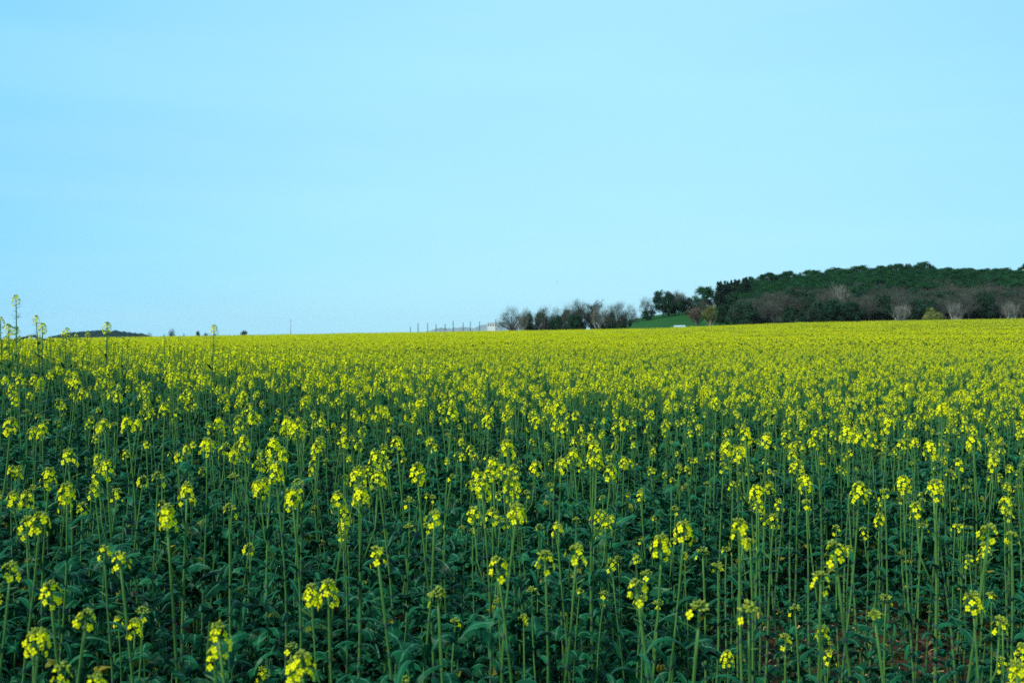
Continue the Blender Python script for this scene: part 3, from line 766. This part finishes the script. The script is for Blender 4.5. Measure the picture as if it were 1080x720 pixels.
def leafy(rr, clumps, per, sz, trunk_h, tr=.22, limbs=6):
    """clumps: list of (x,y,z,rx,rz); small leaf faces through each clump's volume"""
    tk, cr = MB(), MB()
    tk.tube([(0, 0, 0), (.1, .05, trunk_h * .5), (0, .1, trunk_h)], [tr * 1.2, tr, tr * .7], 0, n=7)
    for c in rr.sample(clumps, min(limbs, len(clumps))):
        tk.tube([(0, .1, trunk_h * .85), ((c[0]) * .5, c[1] * .5, (trunk_h + c[2]) * .5), (c[0], c[1], c[2])], [tr * .55, tr * .35, tr * .15], 0, n=4, cap=False)
    for (x, y, z, rx, rz) in clumps:
        ct = rr.uniform(.1, .9)
        for k in range(per):
            d = Vector((rr.gauss(0, 1), rr.gauss(0, 1), rr.gauss(0, 1))).normalized(); q = rr.uniform(.55, 1.08)
            p = Vector((x + d.x * rx * q, y + d.y * rx * q, z + d.z * rz * q))
            nrm = (d + Vector((rr.gauss(0, .5), rr.gauss(0, .5), rr.gauss(0, .5)))).normalized()
            u = nrm.cross(Vector((.3, .5, .8))).normalized(); w = nrm.cross(u); s = sz * rr.uniform(.6, 1.3)
            cr.poly([tuple(p + u * s), tuple(p + w * s * .7), tuple(p - u * s * .9), tuple(p - w * s * .8)], 0, min(1, max(0, ct + rr.uniform(-.3, .3))))
    zt = max(p[2] for p in cr.v); wd = max(p[0] for p in cr.v) - min(p[0] for p in cr.v)
    return tk, cr, zt, wd

def dome(rr, n, Rr, z0, z1, cl, flat=.6):
    out = []
    for k in range(n):
        a = rr.uniform(0, 6.28); q = math.sqrt(rr.random()) * Rr
        zt = z0 + (z1 - z0) * math.sqrt(max(0, 1 - (q / (Rr * 1.05)) ** 2)) * rr.uniform(.55, 1.0)
        c = cl * rr.uniform(.7, 1.25); out.append((q * math.cos(a), q * math.sin(a), zt - c * flat * .6, c, c * flat))
    return out

def bare_dome(rr, n, Rr, z0, z1, per, tl, tw):
    tk, cr = MB(), MB(); H = z1
    tk.tube([(0, 0, 0), (rr.uniform(-.15, .15), 0, z0 * .6), (0, 0, z0 + .6)], [.26, .2, .15], 0, n=7)
    for (x, y, z, rx, rz) in dome(rr, n, Rr, z0 + .4, z1, 1.3, .8):
        m = Vector((x * .45 + rr.gauss(0, .25), y * .45 + rr.gauss(0, .25), z0 * .45 + z * .55 + .3)); e = Vector((x, y, z))
        tk.tube([(0, 0, z0 * rr.uniform(.6, 1)), tuple(m), tuple(e)], [.09, .055, .025], 0, n=4, cap=False)
        for k in range(per):
            d = Vector((rr.gauss(0, 1) + x * .25, rr.gauss(0, 1) + y * .25, rr.gauss(0, .8) + .9)).normalized()
            b = e + Vector((rr.gauss(0, .5) * rx, rr.gauss(0, .5) * rx, rr.gauss(0, .5) * rz)); L = tl * rr.uniform(.5, 1.3)
            sd = d.cross(Vector((rr.gauss(0, 1), rr.gauss(0, 1), rr.gauss(0, 1)))).normalized() * tw * rr.uniform(.6, 1.4)
            md = b + d * L * .5 + Vector((rr.gauss(0, .08), rr.gauss(0, .08), 0))
            cr.poly([tuple(b - sd), tuple(b + sd), tuple(md + sd * .8), tuple(b + d * L), tuple(md - sd * .8)], 0, rr.random())
    zt = max(p[2] for p in cr.v); wd = max(p[0] for p in cr.v) - min(p[0] for p in cr.v)
    return tk, cr, zt, wd * .74
TREE = {}
def reg(key, built, bark, leafm): TREE.setdefault(key, []).append((*built, bark, leafm))
for k in range(4): reg('bare', bare_dome(random.Random(40 + k), 46, 4.0, 1.7, 8.6, 62, 1.0, .014), M_BARK, M_TWIG)
for k in range(3): reg('upright_bare', branching(random.Random(50 + k), 9.5, .42, .34, .7, 4, twigs=2300, twig_len=1.0, twig_w=.014), M_BARK, M_TWIG)
for k in range(2): reg('poplar', branching(random.Random(60 + k), 9.0, .28, .42, 1.0, 3, fan=4, twigs=1300, twig_len=.9, twig_w=.02), M_PALEBARK, M_PALETWIG)
for k in range(2): reg('fan', branching(random.Random(64 + k), 7.0, .36, .42, 1.0, 3, fan=5, twigs=420, twig_len=.8, twig_w=.018), M_PALEBARK, M_PALETWIG)
reg('red', branching(random.Random(70), 8.0, .35, .40, .8, 3, fan=3, twigs=2600, twig_len=.8, twig_w=.03), M_PALEBARK, M_REDTWIG)
reg('lime', branching(random.Random(71), 8.0, .33, .40, .9, 3, fan=3, twigs=2600, twig_len=.8, twig_w=.035), M_PALEBARK, M_LIMETWIG)
for k in range(3):
    rr = random.Random(80 + k); reg('oak', leafy(rr, dome(rr, 42, 4.2, 2.0, 9.0, 1.3, .8) + dome(rr, 22, 4.3, 1.0, 4.5, 1.2, .9), 95, .22, 3.2), M_BARK, M_OAK)
for k in range(4):
    rr = random.Random(90 + k); reg('pine', leafy(rr, dome(rr, 44, 4.4, 6.0, 9.6, 1.15, .6), 120, .18, 6.4, .25, 9), M_BARK, M_PINE)
rr = random.Random(94); reg('round_pine', leafy(rr, dome(rr, 40, 4.2, 4.2, 9.8, 1.4, .8) + dome(rr, 14, 3.2, 3.0, 5.0, 1.2, .7), 120, .2, 5.0, .28, 8), M_BARK, M_PINE)
for k in range(2):
    rr = random.Random(95 + k); cl = []
    for q in range(46):
        z = rr.uniform(.6, 10.5); rad = 1.7 * (1 - (z / 12.5) ** 2) ; a = rr.uniform(0, 6.28); cl.append((math.cos(a) * rad * .7, math.sin(a) * rad * .7, z, .75, 1.1))
    for q in range(16): a = rr.uniform(0, 6.28); cl.append((math.cos(a) * 1.0 * rr.random(), math.sin(a) * rr.random(), rr.uniform(9.5, 12.2), .22, 1.0))
    reg('cypress', leafy(rr, cl, 70, .2, 6.0, .2, 3), M_BARK, M_CYPRESS)
for k in range(2):
    rr = random.Random(98 + k); reg('bush', leafy(rr, dome(rr, 20, 2.2, .7, 3.2, .7, .8), 60, .13, .9, .1), M_BARK, M_LIMETWIG)
for key in TREE:
    TREE[key] = [(a.mesh('trunk', [bk]), b.mesh('crown', [lf], smooth=False), h, w, a, b, bk, lf) for (a, b, h, w, bk, lf) in TREE[key]]

tree_first = {}
NAME = dict(bare='bare_tree', upright_bare='bare_tree', poplar='poplar_tree', fan='poplar_tree', red='poplar_tree', lime='poplar_tree', oak='oak_tree', pine='pine_tree', round_pine='pine_tree', cypress='cypress_tree', bush='bush')
def tree(key, px, top, D, wpx, label, n=0, base=None, sink=.1):
    """a tree whose crown spans wpx photo pixels at distance D and reaches photo row `top`"""
    tm, cm, h, w = TREE[key][n % len(TREE[key])][:4]
    x = (px - 540) / F * D; z0 = g1(x, D) - sink if base is None else base
    H = EYE + (352 - top) / F * D - z0
    sz = H / h; sx = wpx / F * D / w
    root = bpy.data.objects.new(NAME[key], None); COL.objects.link(root)
    root.location = (x, D, z0); root.scale = (sx, sx, sz); root.rotation_euler = (0, 0, rng.uniform(0, 6.28))
    tag(root, label, 'bush' if key == 'bush' else 'tree', 'trees beyond the field')
    k2 = (key, n % len(TREE[key]))
    if k2 not in tree_first: tree_first[k2] = [link('trunk', tm, root), link('crown', cm, root)]
    else:
        for c in tree_first[k2]:
            q = c.copy(); COL.objects.link(q); q.parent = root
    return root
T = [
 # the group left of the meadow
 ('bare', 541, 320, 325, 32, 'round leafless tree beside the white house, leftmost of the grove', 0),
 ('poplar', 549, 322, 315, 13, 'pale slender leafless tree in front of the leftmost round tree', 0),
 ('oak', 558, 327, 330, 12, 'dark narrow evergreen between the leftmost round tree and brown trees', 0),
 ('bare', 573, 320, 330, 24, 'brownish leafless tree right of the dark narrow evergreen', 1),
 ('oak', 571, 328, 335, 20, 'low dark evergreen under the brownish leafless tree', 1),
 ('bare', 588, 321, 330, 22, 'dark leafless tree rising beside the brownish one', 0),
 ('bare', 600, 314, 335, 22, 'tall leafless tree, left end of the dark high grove', 2),
 ('oak', 597, 325, 340, 20, 'dark evergreen at the foot of the high grove, left', 2),
 ('bare', 611, 312, 335, 22, 'tall leafless tree at the peak of the high grove', 1),
 ('oak', 612, 322, 340, 18, 'dark evergreen at the foot of the high grove, middle', 0),
 ('upright_bare', 622, 313, 335, 18, 'tall leafless tree just left of the pale poplar', 2),
 ('poplar', 631, 314, 318, 15, 'tall pale poplar with many whitish stems before the grove', 1),
 ('oak', 628, 325, 340, 18, 'dark evergreen hidden behind the tall pale poplar', 1),
 ('bare', 642, 318, 335, 24, 'leafless tree just right of the tall pale poplar', 0),
 ('bare', 652, 315, 345, 22, 'thin airy leafless tree with sky showing through', 1),
 ('oak', 646, 328, 335, 14, 'dark bushy evergreen beside the meadow corner', 2),
 ('bare', 664, 318, 350, 18, 'brownish leafless tree at the meadow corner, rightmost of the grove', 0),
 ('oak', 585, 331, 328, 22, 'low dark thicket between the brownish tree and the high grove', 2),
 ('oak', 640, 330, 338, 16, 'low dark thicket right of the tall pale poplar', 0),
 ('oak', 607, 330, 328, 24, 'low dark thicket in front of the high grove', 1),
 ('oak', 657, 331, 345, 12, 'low dark bush at the meadow corner under the brownish tree', 1),
 ('bare', 557, 321, 335, 20, 'small leafless tree behind the dark narrow evergreen', 2),
 # on the meadow's top edge
 ('bare', 681, 309, 425, 16, 'pale airy leafless tree at the meadow top left of the round oaks', 2),
 ('oak', 682, 326, 420, 14, 'low bush at the foot of the pale airy tree', 0),
 ('oak', 699, 305, 430, 30, 'big round dark oak on the meadow top', 1),
 ('oak', 712, 309, 432, 28, 'dark oak between the big round one and the brown crown', 2),
 ('bare', 716, 304, 430, 20, 'brownish leafless crown rising behind the oaks on the meadow', 1),
 ('oak', 724, 312, 432, 26, 'low spreading dark oak at the right of the meadow top', 0),
 ('round_pine', 743, 301, 425, 30, 'lone round-topped pine with sky on both sides', 0),
 ('oak', 742, 314, 428, 22, 'dark evergreen bush beneath the lone round-topped pine', 1),
 ('bare', 743, 312, 420, 14, 'small brown leafless tree before the lone pine', 2),
 ('red', 736, 320, 335, 16, 'reddish budding poplar with pale stems on the meadow', 0),
 ('lime', 750, 320, 328, 15, 'yellow-green young poplar beside the reddish one', 0),
 # the dark row and the wood's front
 ('cypress', 759, 296, 400, 17, 'dark feathery conifer, left end of the tall dark row', 0),
 ('cypress', 767, 295, 402, 19, 'dark feathery conifer, second in the tall dark row', 1),
 ('cypress', 776, 294, 402, 20, 'dark feathery conifer, third in the tall dark row', 0),
 ('cypress', 786, 292, 400, 20, 'dark feathery conifer, right end of the tall dark row', 1),
 ('oak', 773, 301, 404, 44, 'dark undergrowth filling the foot of the tall conifer row', 2),
 ('oak', 760, 320, 345, 20, 'dark rounded bush at the right end of the meadow, before the conifers', 0),
 ('oak', 846, 325, 330, 12, 'small dark bush in the hollow of the wood edge', 0),
 ('oak', 870, 322, 332, 18, 'dark bush right of the hollow in the wood edge', 1),
 ('oak', 832, 322, 330, 16, 'dark bush left of the hollow in the wood edge', 2),
 ('oak', 783, 316, 335, 38, 'broad dark green oak at the corner of the yellow field', 0),
 ('bare', 797, 312, 350, 20, 'brown leafless tree behind the broad green oak', 0),
 ('bare', 816, 315, 340, 30, 'low wide leafless tree with a dense twiggy crown', 1),
 ('oak', 832, 302, 372, 26, 'dark evergreen under the pines, left of the hollow', 1),
 ('oak', 849, 300, 375, 28, 'dark evergreen dome above the hollow in the wood edge', 2),
 ('bare', 859, 322, 335, 26, 'low rounded brown tree in the hollow of the wood edge', 2),
 ('upright_bare', 871, 301, 350, 20, 'greyish upright leafless tree at the wood edge', 0),
 ('fan', 886, 298, 345, 16, 'pale tan tree catching light in front of the pines', 0),
 ('bare', 897, 311, 340, 28, 'wide brown leafless tree right of the pale tan one', 0),
 ('bare', 915, 309, 340, 26, 'brown leafless tree behind the fan-shaped poplar, left', 1),
 ('fan', 948, 318, 310, 20, 'fan-shaped clump of whitish bare stems at the field edge', 1),
 ('bare', 936, 307, 345, 26, 'brown leafless tree behind the fan-shaped clump', 2),
 ('bare', 960, 306, 345, 28, 'brown leafless tree between the fan-shaped clump and lime bush', 0),
 ('bush', 985, 323, 308, 22, 'lime green young bush at the field edge', 0),
 ('bare', 983, 309, 340, 26, 'brown leafless tree behind the lime green bush', 1),
 ('fan', 1008, 317, 310, 13, 'single small whitish bare tree right of the lime bush', 0),
 ('bare', 1005, 308, 342, 24, 'grey leafless tree behind the single whitish one', 2),
 ('bare', 1027, 302, 340, 34, 'tall wide grey-brown leafless tree in the dark right wood', 0),
 ('bare', 1050, 298, 345, 34, 'tallest brown leafless tree of the right wood', 1),
 ('fan', 1067, 316, 310, 16, 'whitish forked bare tree near the right end of the wood', 1),
 ('bare', 1074, 300, 342, 32, 'brown leafless tree at the right end of the wood', 2),
 # pines along the skyline
 ('pine', 791, 291, 450, 24, 'umbrella pine at the left shoulder of the wooded hill', 1),
 ('pine', 812, 287, 465, 30, 'umbrella pine second along the skyline from its left shoulder', 2),
 ('pine', 832, 285, 475, 28, 'umbrella pine third along the skyline from its left shoulder', 3),
 ('pine', 856, 284, 480, 30, 'broad umbrella pine on the skyline above the hollow', 0),
 ('pine', 882, 281.5, 485, 34, 'wide flat umbrella pine above the pale tan tree', 1),
 ('pine', 908, 279.5, 490, 34, 'smooth umbrella pine left of the hilltop', 2),
 ('pine', 930, 279.5, 490, 26, 'umbrella pine just left of the hilltop bump', 3),
 ('pine', 945, 277.5, 492, 24, 'umbrella pine forming the bump at the hilltop', 0),
 ('pine', 957, 277.5, 495, 13, 'small round pine left of the gap on the hilltop', 1),
 ('pine', 974, 275.5, 495, 24, 'highest umbrella pine right of the gap on the hilltop', 2),
 ('pine', 998, 281.5, 492, 26, 'low flat pine right of the highest umbrella pine', 3),
 ('pine', 1020, 282, 490, 26, 'flat pine on the level skyline right of the hilltop', 0),
 ('pine', 1042, 282.5, 490, 22, 'small-crowned pine in the dip of the right skyline', 1),
 ('pine', 1060, 282, 490, 24, 'pine between the skyline dip and the right edge', 2),
 ('pine', 1081, 277.5, 480, 16, 'tall pine cut by the right edge of the skyline', 3),
 # far left horizon
 ('bare', 158, 348.3, 700, 10, 'faint far leafless tree beside the blue hill', 0),
 ('oak', 173, 351.5, 500, 3, 'tiny dark evergreen between two far trees at left', 0),
 ('bare', 181, 344.5, 520, 10, 'lone far tree with a dark trunk on the left horizon', 1),
 ('oak', 180.5, 349.5, 520, 4.5, 'ivy-dark bush around the foot of the lone far tree', 1),
 ('oak', 194, 351.0, 500, 3, 'tiny dark cypress-like evergreen on the left horizon', 2),
 ('oak', 209, 348.2, 600, 9, 'low far tree left of the single tall flower head', 2),
 ('oak', 217, 349.6, 600, 9, 'lower far tree touching the single tall flower head', 0),
 ('oak', 257, 347.8, 480, 14, 'flat dark clump of far bushes on the field horizon', 2),
]
for r in T: tree(*r[:6], n=r[6])

# pine wood on the hill: one mass
wood_protos = []; WM = [M_BARK, M_PINE, M_TWIG, M_OAK]
for k in range(4):
    mb = MB(); mb.add(TREE['pine'][k][4], mats=[0]); mb.add(TREE['pine'][k][5], mats=[1]); wood_protos.append(mb)
for k in range(3):
    mb = MB(); mb.add(TREE['bare'][k][4], mats=[0]); mb.add(TREE['bare'][k][5], mats=[2]); wood_protos.append(mb)
for k in range(3):
    mb = MB(); mb.add(TREE['oak'][k][4], mats=[0]); mb.add(TREE['oak'][k][5], mats=[3]); wood_protos.append(mb)
wp = []
for iy in range(45):
    for ix in range(80):
        y = 335 + iy * 5.6 + rng.uniform(-2.2, 2.2); x = 70 + ix * 5.6 + rng.uniform(-2.2, 2.2); t = x / y
        if t < .228 or t > .62 or y > 560: continue
        if .255 < t < .31 and y < 358: continue
        if y < 375: k = rng.choice([4, 5, 6, 4, 5, 6, 7, 8, 9]); s = rng.uniform(.75, 1.05)
        elif y < 400: k = rng.choice([0, 1, 2, 3, 4, 5, 6, 7]); s = rng.uniform(.75, 1.0)
        else: k = rng.choice([0, 1, 2, 3]); s = rng.uniform(.75, .95)
        if y > 440: s *= .84 if t > .36 else .92
        wp.append((x, y, g1(x, y) - .1, k, (s * 1.1, s * 1.1, s), (0, 0, rng.uniform(0, 6.28))))
wood = scatter_object('pine_wood', wood_protos, WM, wp)
tag(wood, 'dense dark pine wood with bare trees at its foot covering the hill', 'wood')
print('WOOD', len(wp))

# ------------------------------------------------------------------ buildings and small things
M_WHITE = plain_mat('white_render', (0.56, 0.57, 0.57), (0.66, 0.67, 0.67), noise=.6)
M_GLASSD = plain_mat('dark_window', (0.03, 0.04, 0.05), (0.05, 0.06, 0.07), rough=.15)
M_TILE = plain_mat('pale_roof', (0.42, 0.40, 0.38), (0.55, 0.52, 0.5), noise=1)
M_SHED = plain_mat('pale_blue_sheet', (0.36, 0.46, 0.52), (0.46, 0.55, 0.60), rough=.4, noise=.8)
M_WOODP = plain_mat('weathered_post', (0.05, 0.05, 0.05), (0.11, 0.10, 0.09), rough=.9, noise=5)
M_PIPE = plain_mat('dark_metal', (0.015, 0.018, 0.02), (0.04, 0.04, 0.045), rough=.5, noise=8, metal=.3)
M_BIRD = plain_mat('dark_feathers', (0.02, 0.02, 0.022), (0.05, 0.05, 0.05), rough=.8, noise=9)

def house():
    D = 640; x, zt = pxz(519, 340.2, D); z0 = g1(x, D) - .2; W = 10 / F * D / 2; Hh = zt - z0
    root = link('house', None, loc=(x, D, z0)); tag(root, 'small white house with a row of windows left of the grove', 'house')
    w = MB(); w.box(-W, W, 0, 6, 0, Hh - .35); link('wall', w.mesh('wall', [M_WHITE], False), root)
    r = MB(); r.box(-W - .25, W + .25, -.25, 6.25, Hh - .348, Hh - .1); r.box(-W * .98, W * .98, .2, 5.8, Hh - .098, Hh); link('roof', r.mesh('roof', [M_TILE], False), root)
    for k in range(4):
        cx = -W + (k + .5) * W / 2; f = MB(); zb = Hh - 2.2
        f.box(cx - .48, cx + .48, -.05, -.003, zb - .08, zb); f.box(cx - .48, cx + .48, -.05, -.003, zb + 1.1, zb + 1.18)
        f.box(cx - .48, cx - .40, -.05, -.003, zb + .002, zb + 1.098); f.box(cx + .40, cx + .48, -.05, -.003, zb + .002, zb + 1.098)
        fo = link('window', f.mesh('window', [M_WHITE], False), root)
        p = MB(); p.box(cx - .398, cx + .398, -.02, -.004, zb + .003, zb + 1.097); link('pane', p.mesh('pane', [M_GLASSD], False), fo)
    d = MB(); d.box(-.45, .45, -.06, -.004, 0.1, 2.1); link('door', d.mesh('door', [M_WOODP], False), root)
house()
def shed():
    D = 300; x, zt = pxz(717.5, 343.1, D); z0 = g1(x, D) - .1; W = 12 / F * D / 2; Hh = zt - z0
    root = link('shed', None, loc=(x, D, z0)); tag(root, 'low pale blue shed half hidden behind the field edge, below the meadow', 'shed')
    w = MB(); w.box(-W + .12, W - .12, .1, 2.6, 0, Hh - .32); link('wall', w.mesh('wall', [M_SHED], False), root)
    r = MB()
    r.v += [(-W, 0, Hh - .32), (W, 0, Hh - .32), (W * .94, 1.3, Hh), (-W * .94, 1.3, Hh), (-W, 2.7, Hh - .32), (W, 2.7, Hh - .32)]
    r.f += [(0, 1, 2, 3), (3, 2, 5, 4), (0, 3, 4), (1, 5, 2), (0, 4, 5, 1)]; r.m += [0] * 5; r.a += [1.] * 6; r.t += [.5] * 6
    link('roof', r.mesh('roof', [M_SHED], False), root)
    d = MB(); d.box(-.4, .4, .04, .097, .05, min(1.9, Hh - .5)); link('door', d.mesh('door', [M_WOODP], False), root)
shed()
# thin posts in a line
post_mesh = None
ORD = ['first', 'second', 'third', 'fourth', 'fifth', 'sixth', 'seventh', 'eighth', 'ninth', 'tenth']
for k, (px, top) in enumerate(((433, 345), (441, 341.2), (451, 341), (460, 342.3), (469.5, 342), (478, 338.5), (488.5, 340.5), (496, 339.6), (505.6, 339.5), (523, 337))):
    D = 262; x, zt = pxz(px, top, D); z0 = g1(x, D) - .3; h = zt - z0
    root = link('post', None, loc=(x, D, z0)); tag(root, f'thin dark wooden post on the field horizon, {ORD[k]} from the left of its row', 'post', 'row of thin posts at the field edge')
    s = MB(); s.tube([(0, 0, 0), (.01, 0, h * .5), (rng.uniform(-.04, .04), 0, h)], [.12, .115, .10], 0, n=7); link('shaft', s.mesh('shaft', [M_WOODP]), root)
    c = MB(); c.tube([(0, 0, h - .02), (0, 0, h + .05), (0, 0, h + .1)], [.13, .12, .03], 0, n=7); link('cap', c.mesh('cap', [M_WOODP]), root)
D = 300; x, zt = pxz(306.6, 337, D); z0 = g1(x, D) - .3; h = zt - z0
root = link('utility_pole', None, loc=(x, D, z0)); tag(root, 'lone slender pole standing on the bare left horizon', 'pole')
s = MB(); s.tube([(0, 0, 0), (0, 0, h)], [.085, .055], 0, n=8); link('pole', s.mesh('pole', [M_WOODP]), root)
s = MB(); s.tube([(-.22, 0, h - .25), (.22, 0, h - .25)], [.04, .04], 0, n=6); link('crossarm', s.mesh('crossarm', [M_WOODP]), root)
# dark pipe frame showing over the crop at the left
D = 46; x0 = pxz(38.5, 352, D)[0]; z0 = g1(x0, D)
root = link('pipe_frame', None, loc=(x0, D, z0)); tag(root, 'dark metal pipe frame bent over a post, above the crop at far left', 'pipe frame')
def rel(px, py): X, Z = pxz(px, py, D); return (X - x0, 0, Z - z0)
s = MB(); s.tube([rel(-14, 363), rel(4, 360), rel(18, 357.6), rel(28, 356)], [.05] * 4, 0, n=8); link('rail', s.mesh('rail', [M_PIPE]), root)
s = MB(); s.tube([rel(27.6, 356.1), rel(29.5, 354.7), rel(34, 354.4), rel(38, 354.7)], [.055] * 4, 0, n=8); link('bent_pipe', s.mesh('bent_pipe', [M_PIPE]), root)
s = MB(); s.tube([(0, .02, 0), (0, .02, rel(38, 354.6)[2])], [.06, .06], 0, n=8); link('post', s.mesh('post', [M_PIPE]), root)
s = MB(); s.tube([rel(39.2, 356.8), rel(48, 358.3), rel(60, 360), rel(78, 363)], [.05] * 4, 0, n=8); link('rail', s.mesh('rail', [M_PIPE]), root)
for q in (-12, 76): s = MB(); p = rel(q, 362.9); s.tube([(p[0], 0, 0), (p[0], 0, p[2])], [.05, .05], 0, n=8); link('support', s.mesh('support', [M_PIPE]), root)

def bird(px, py, D, span, yaw, label):
    x, z = pxz(px, py, D); root = link('bird', None, loc=(x, D, z)); root.rotation_euler = (0, 0, yaw)
    tag(root, label, 'bird', 'birds in the sky')
    k = span / .6; mb = MB()
    mb.tube([(0, .17 * k, 0), (0, .13 * k, .012 * k), (0, .05 * k, .01 * k), (0, -.06 * k, 0), (0, -.12 * k, 0), (0, -.2 * k, 0)], [.004 * k, .022 * k, .04 * k, .034 * k, .014 * k, .03 * k], 0, n=8)
    for sgn in (-1, 1):
        rows = [[(sgn * .02 * k, .07 * k, .02 * k), (sgn * .02 * k, -.05 * k, .015 * k)], [(sgn * .14 * k, .09 * k, .075 * k), (sgn * .14 * k, -.04 * k, .06 * k)], [(sgn * .3 * k, .02 * k, .05 * k), (sgn * .3 * k, -.02 * k, .045 * k)]]
        mb.quadgrid(rows, 0, [1, 1], .5)
    link('body', mb.mesh('body', [M_BIRD]), root)
bird(587.2, 297.5, 230, .62, 1.1, 'dark bird gliding low above the bare grove')
bird(509, 151.5, 420, .62, .6, 'faint tiny bird high over the middle of the field')
bird(781, 220.5, 430, .62, 2.0, 'faint bird in the sky above the lone pine')
bird(113.2, 177, 430, .6, .2, 'faint bird in the empty left sky')
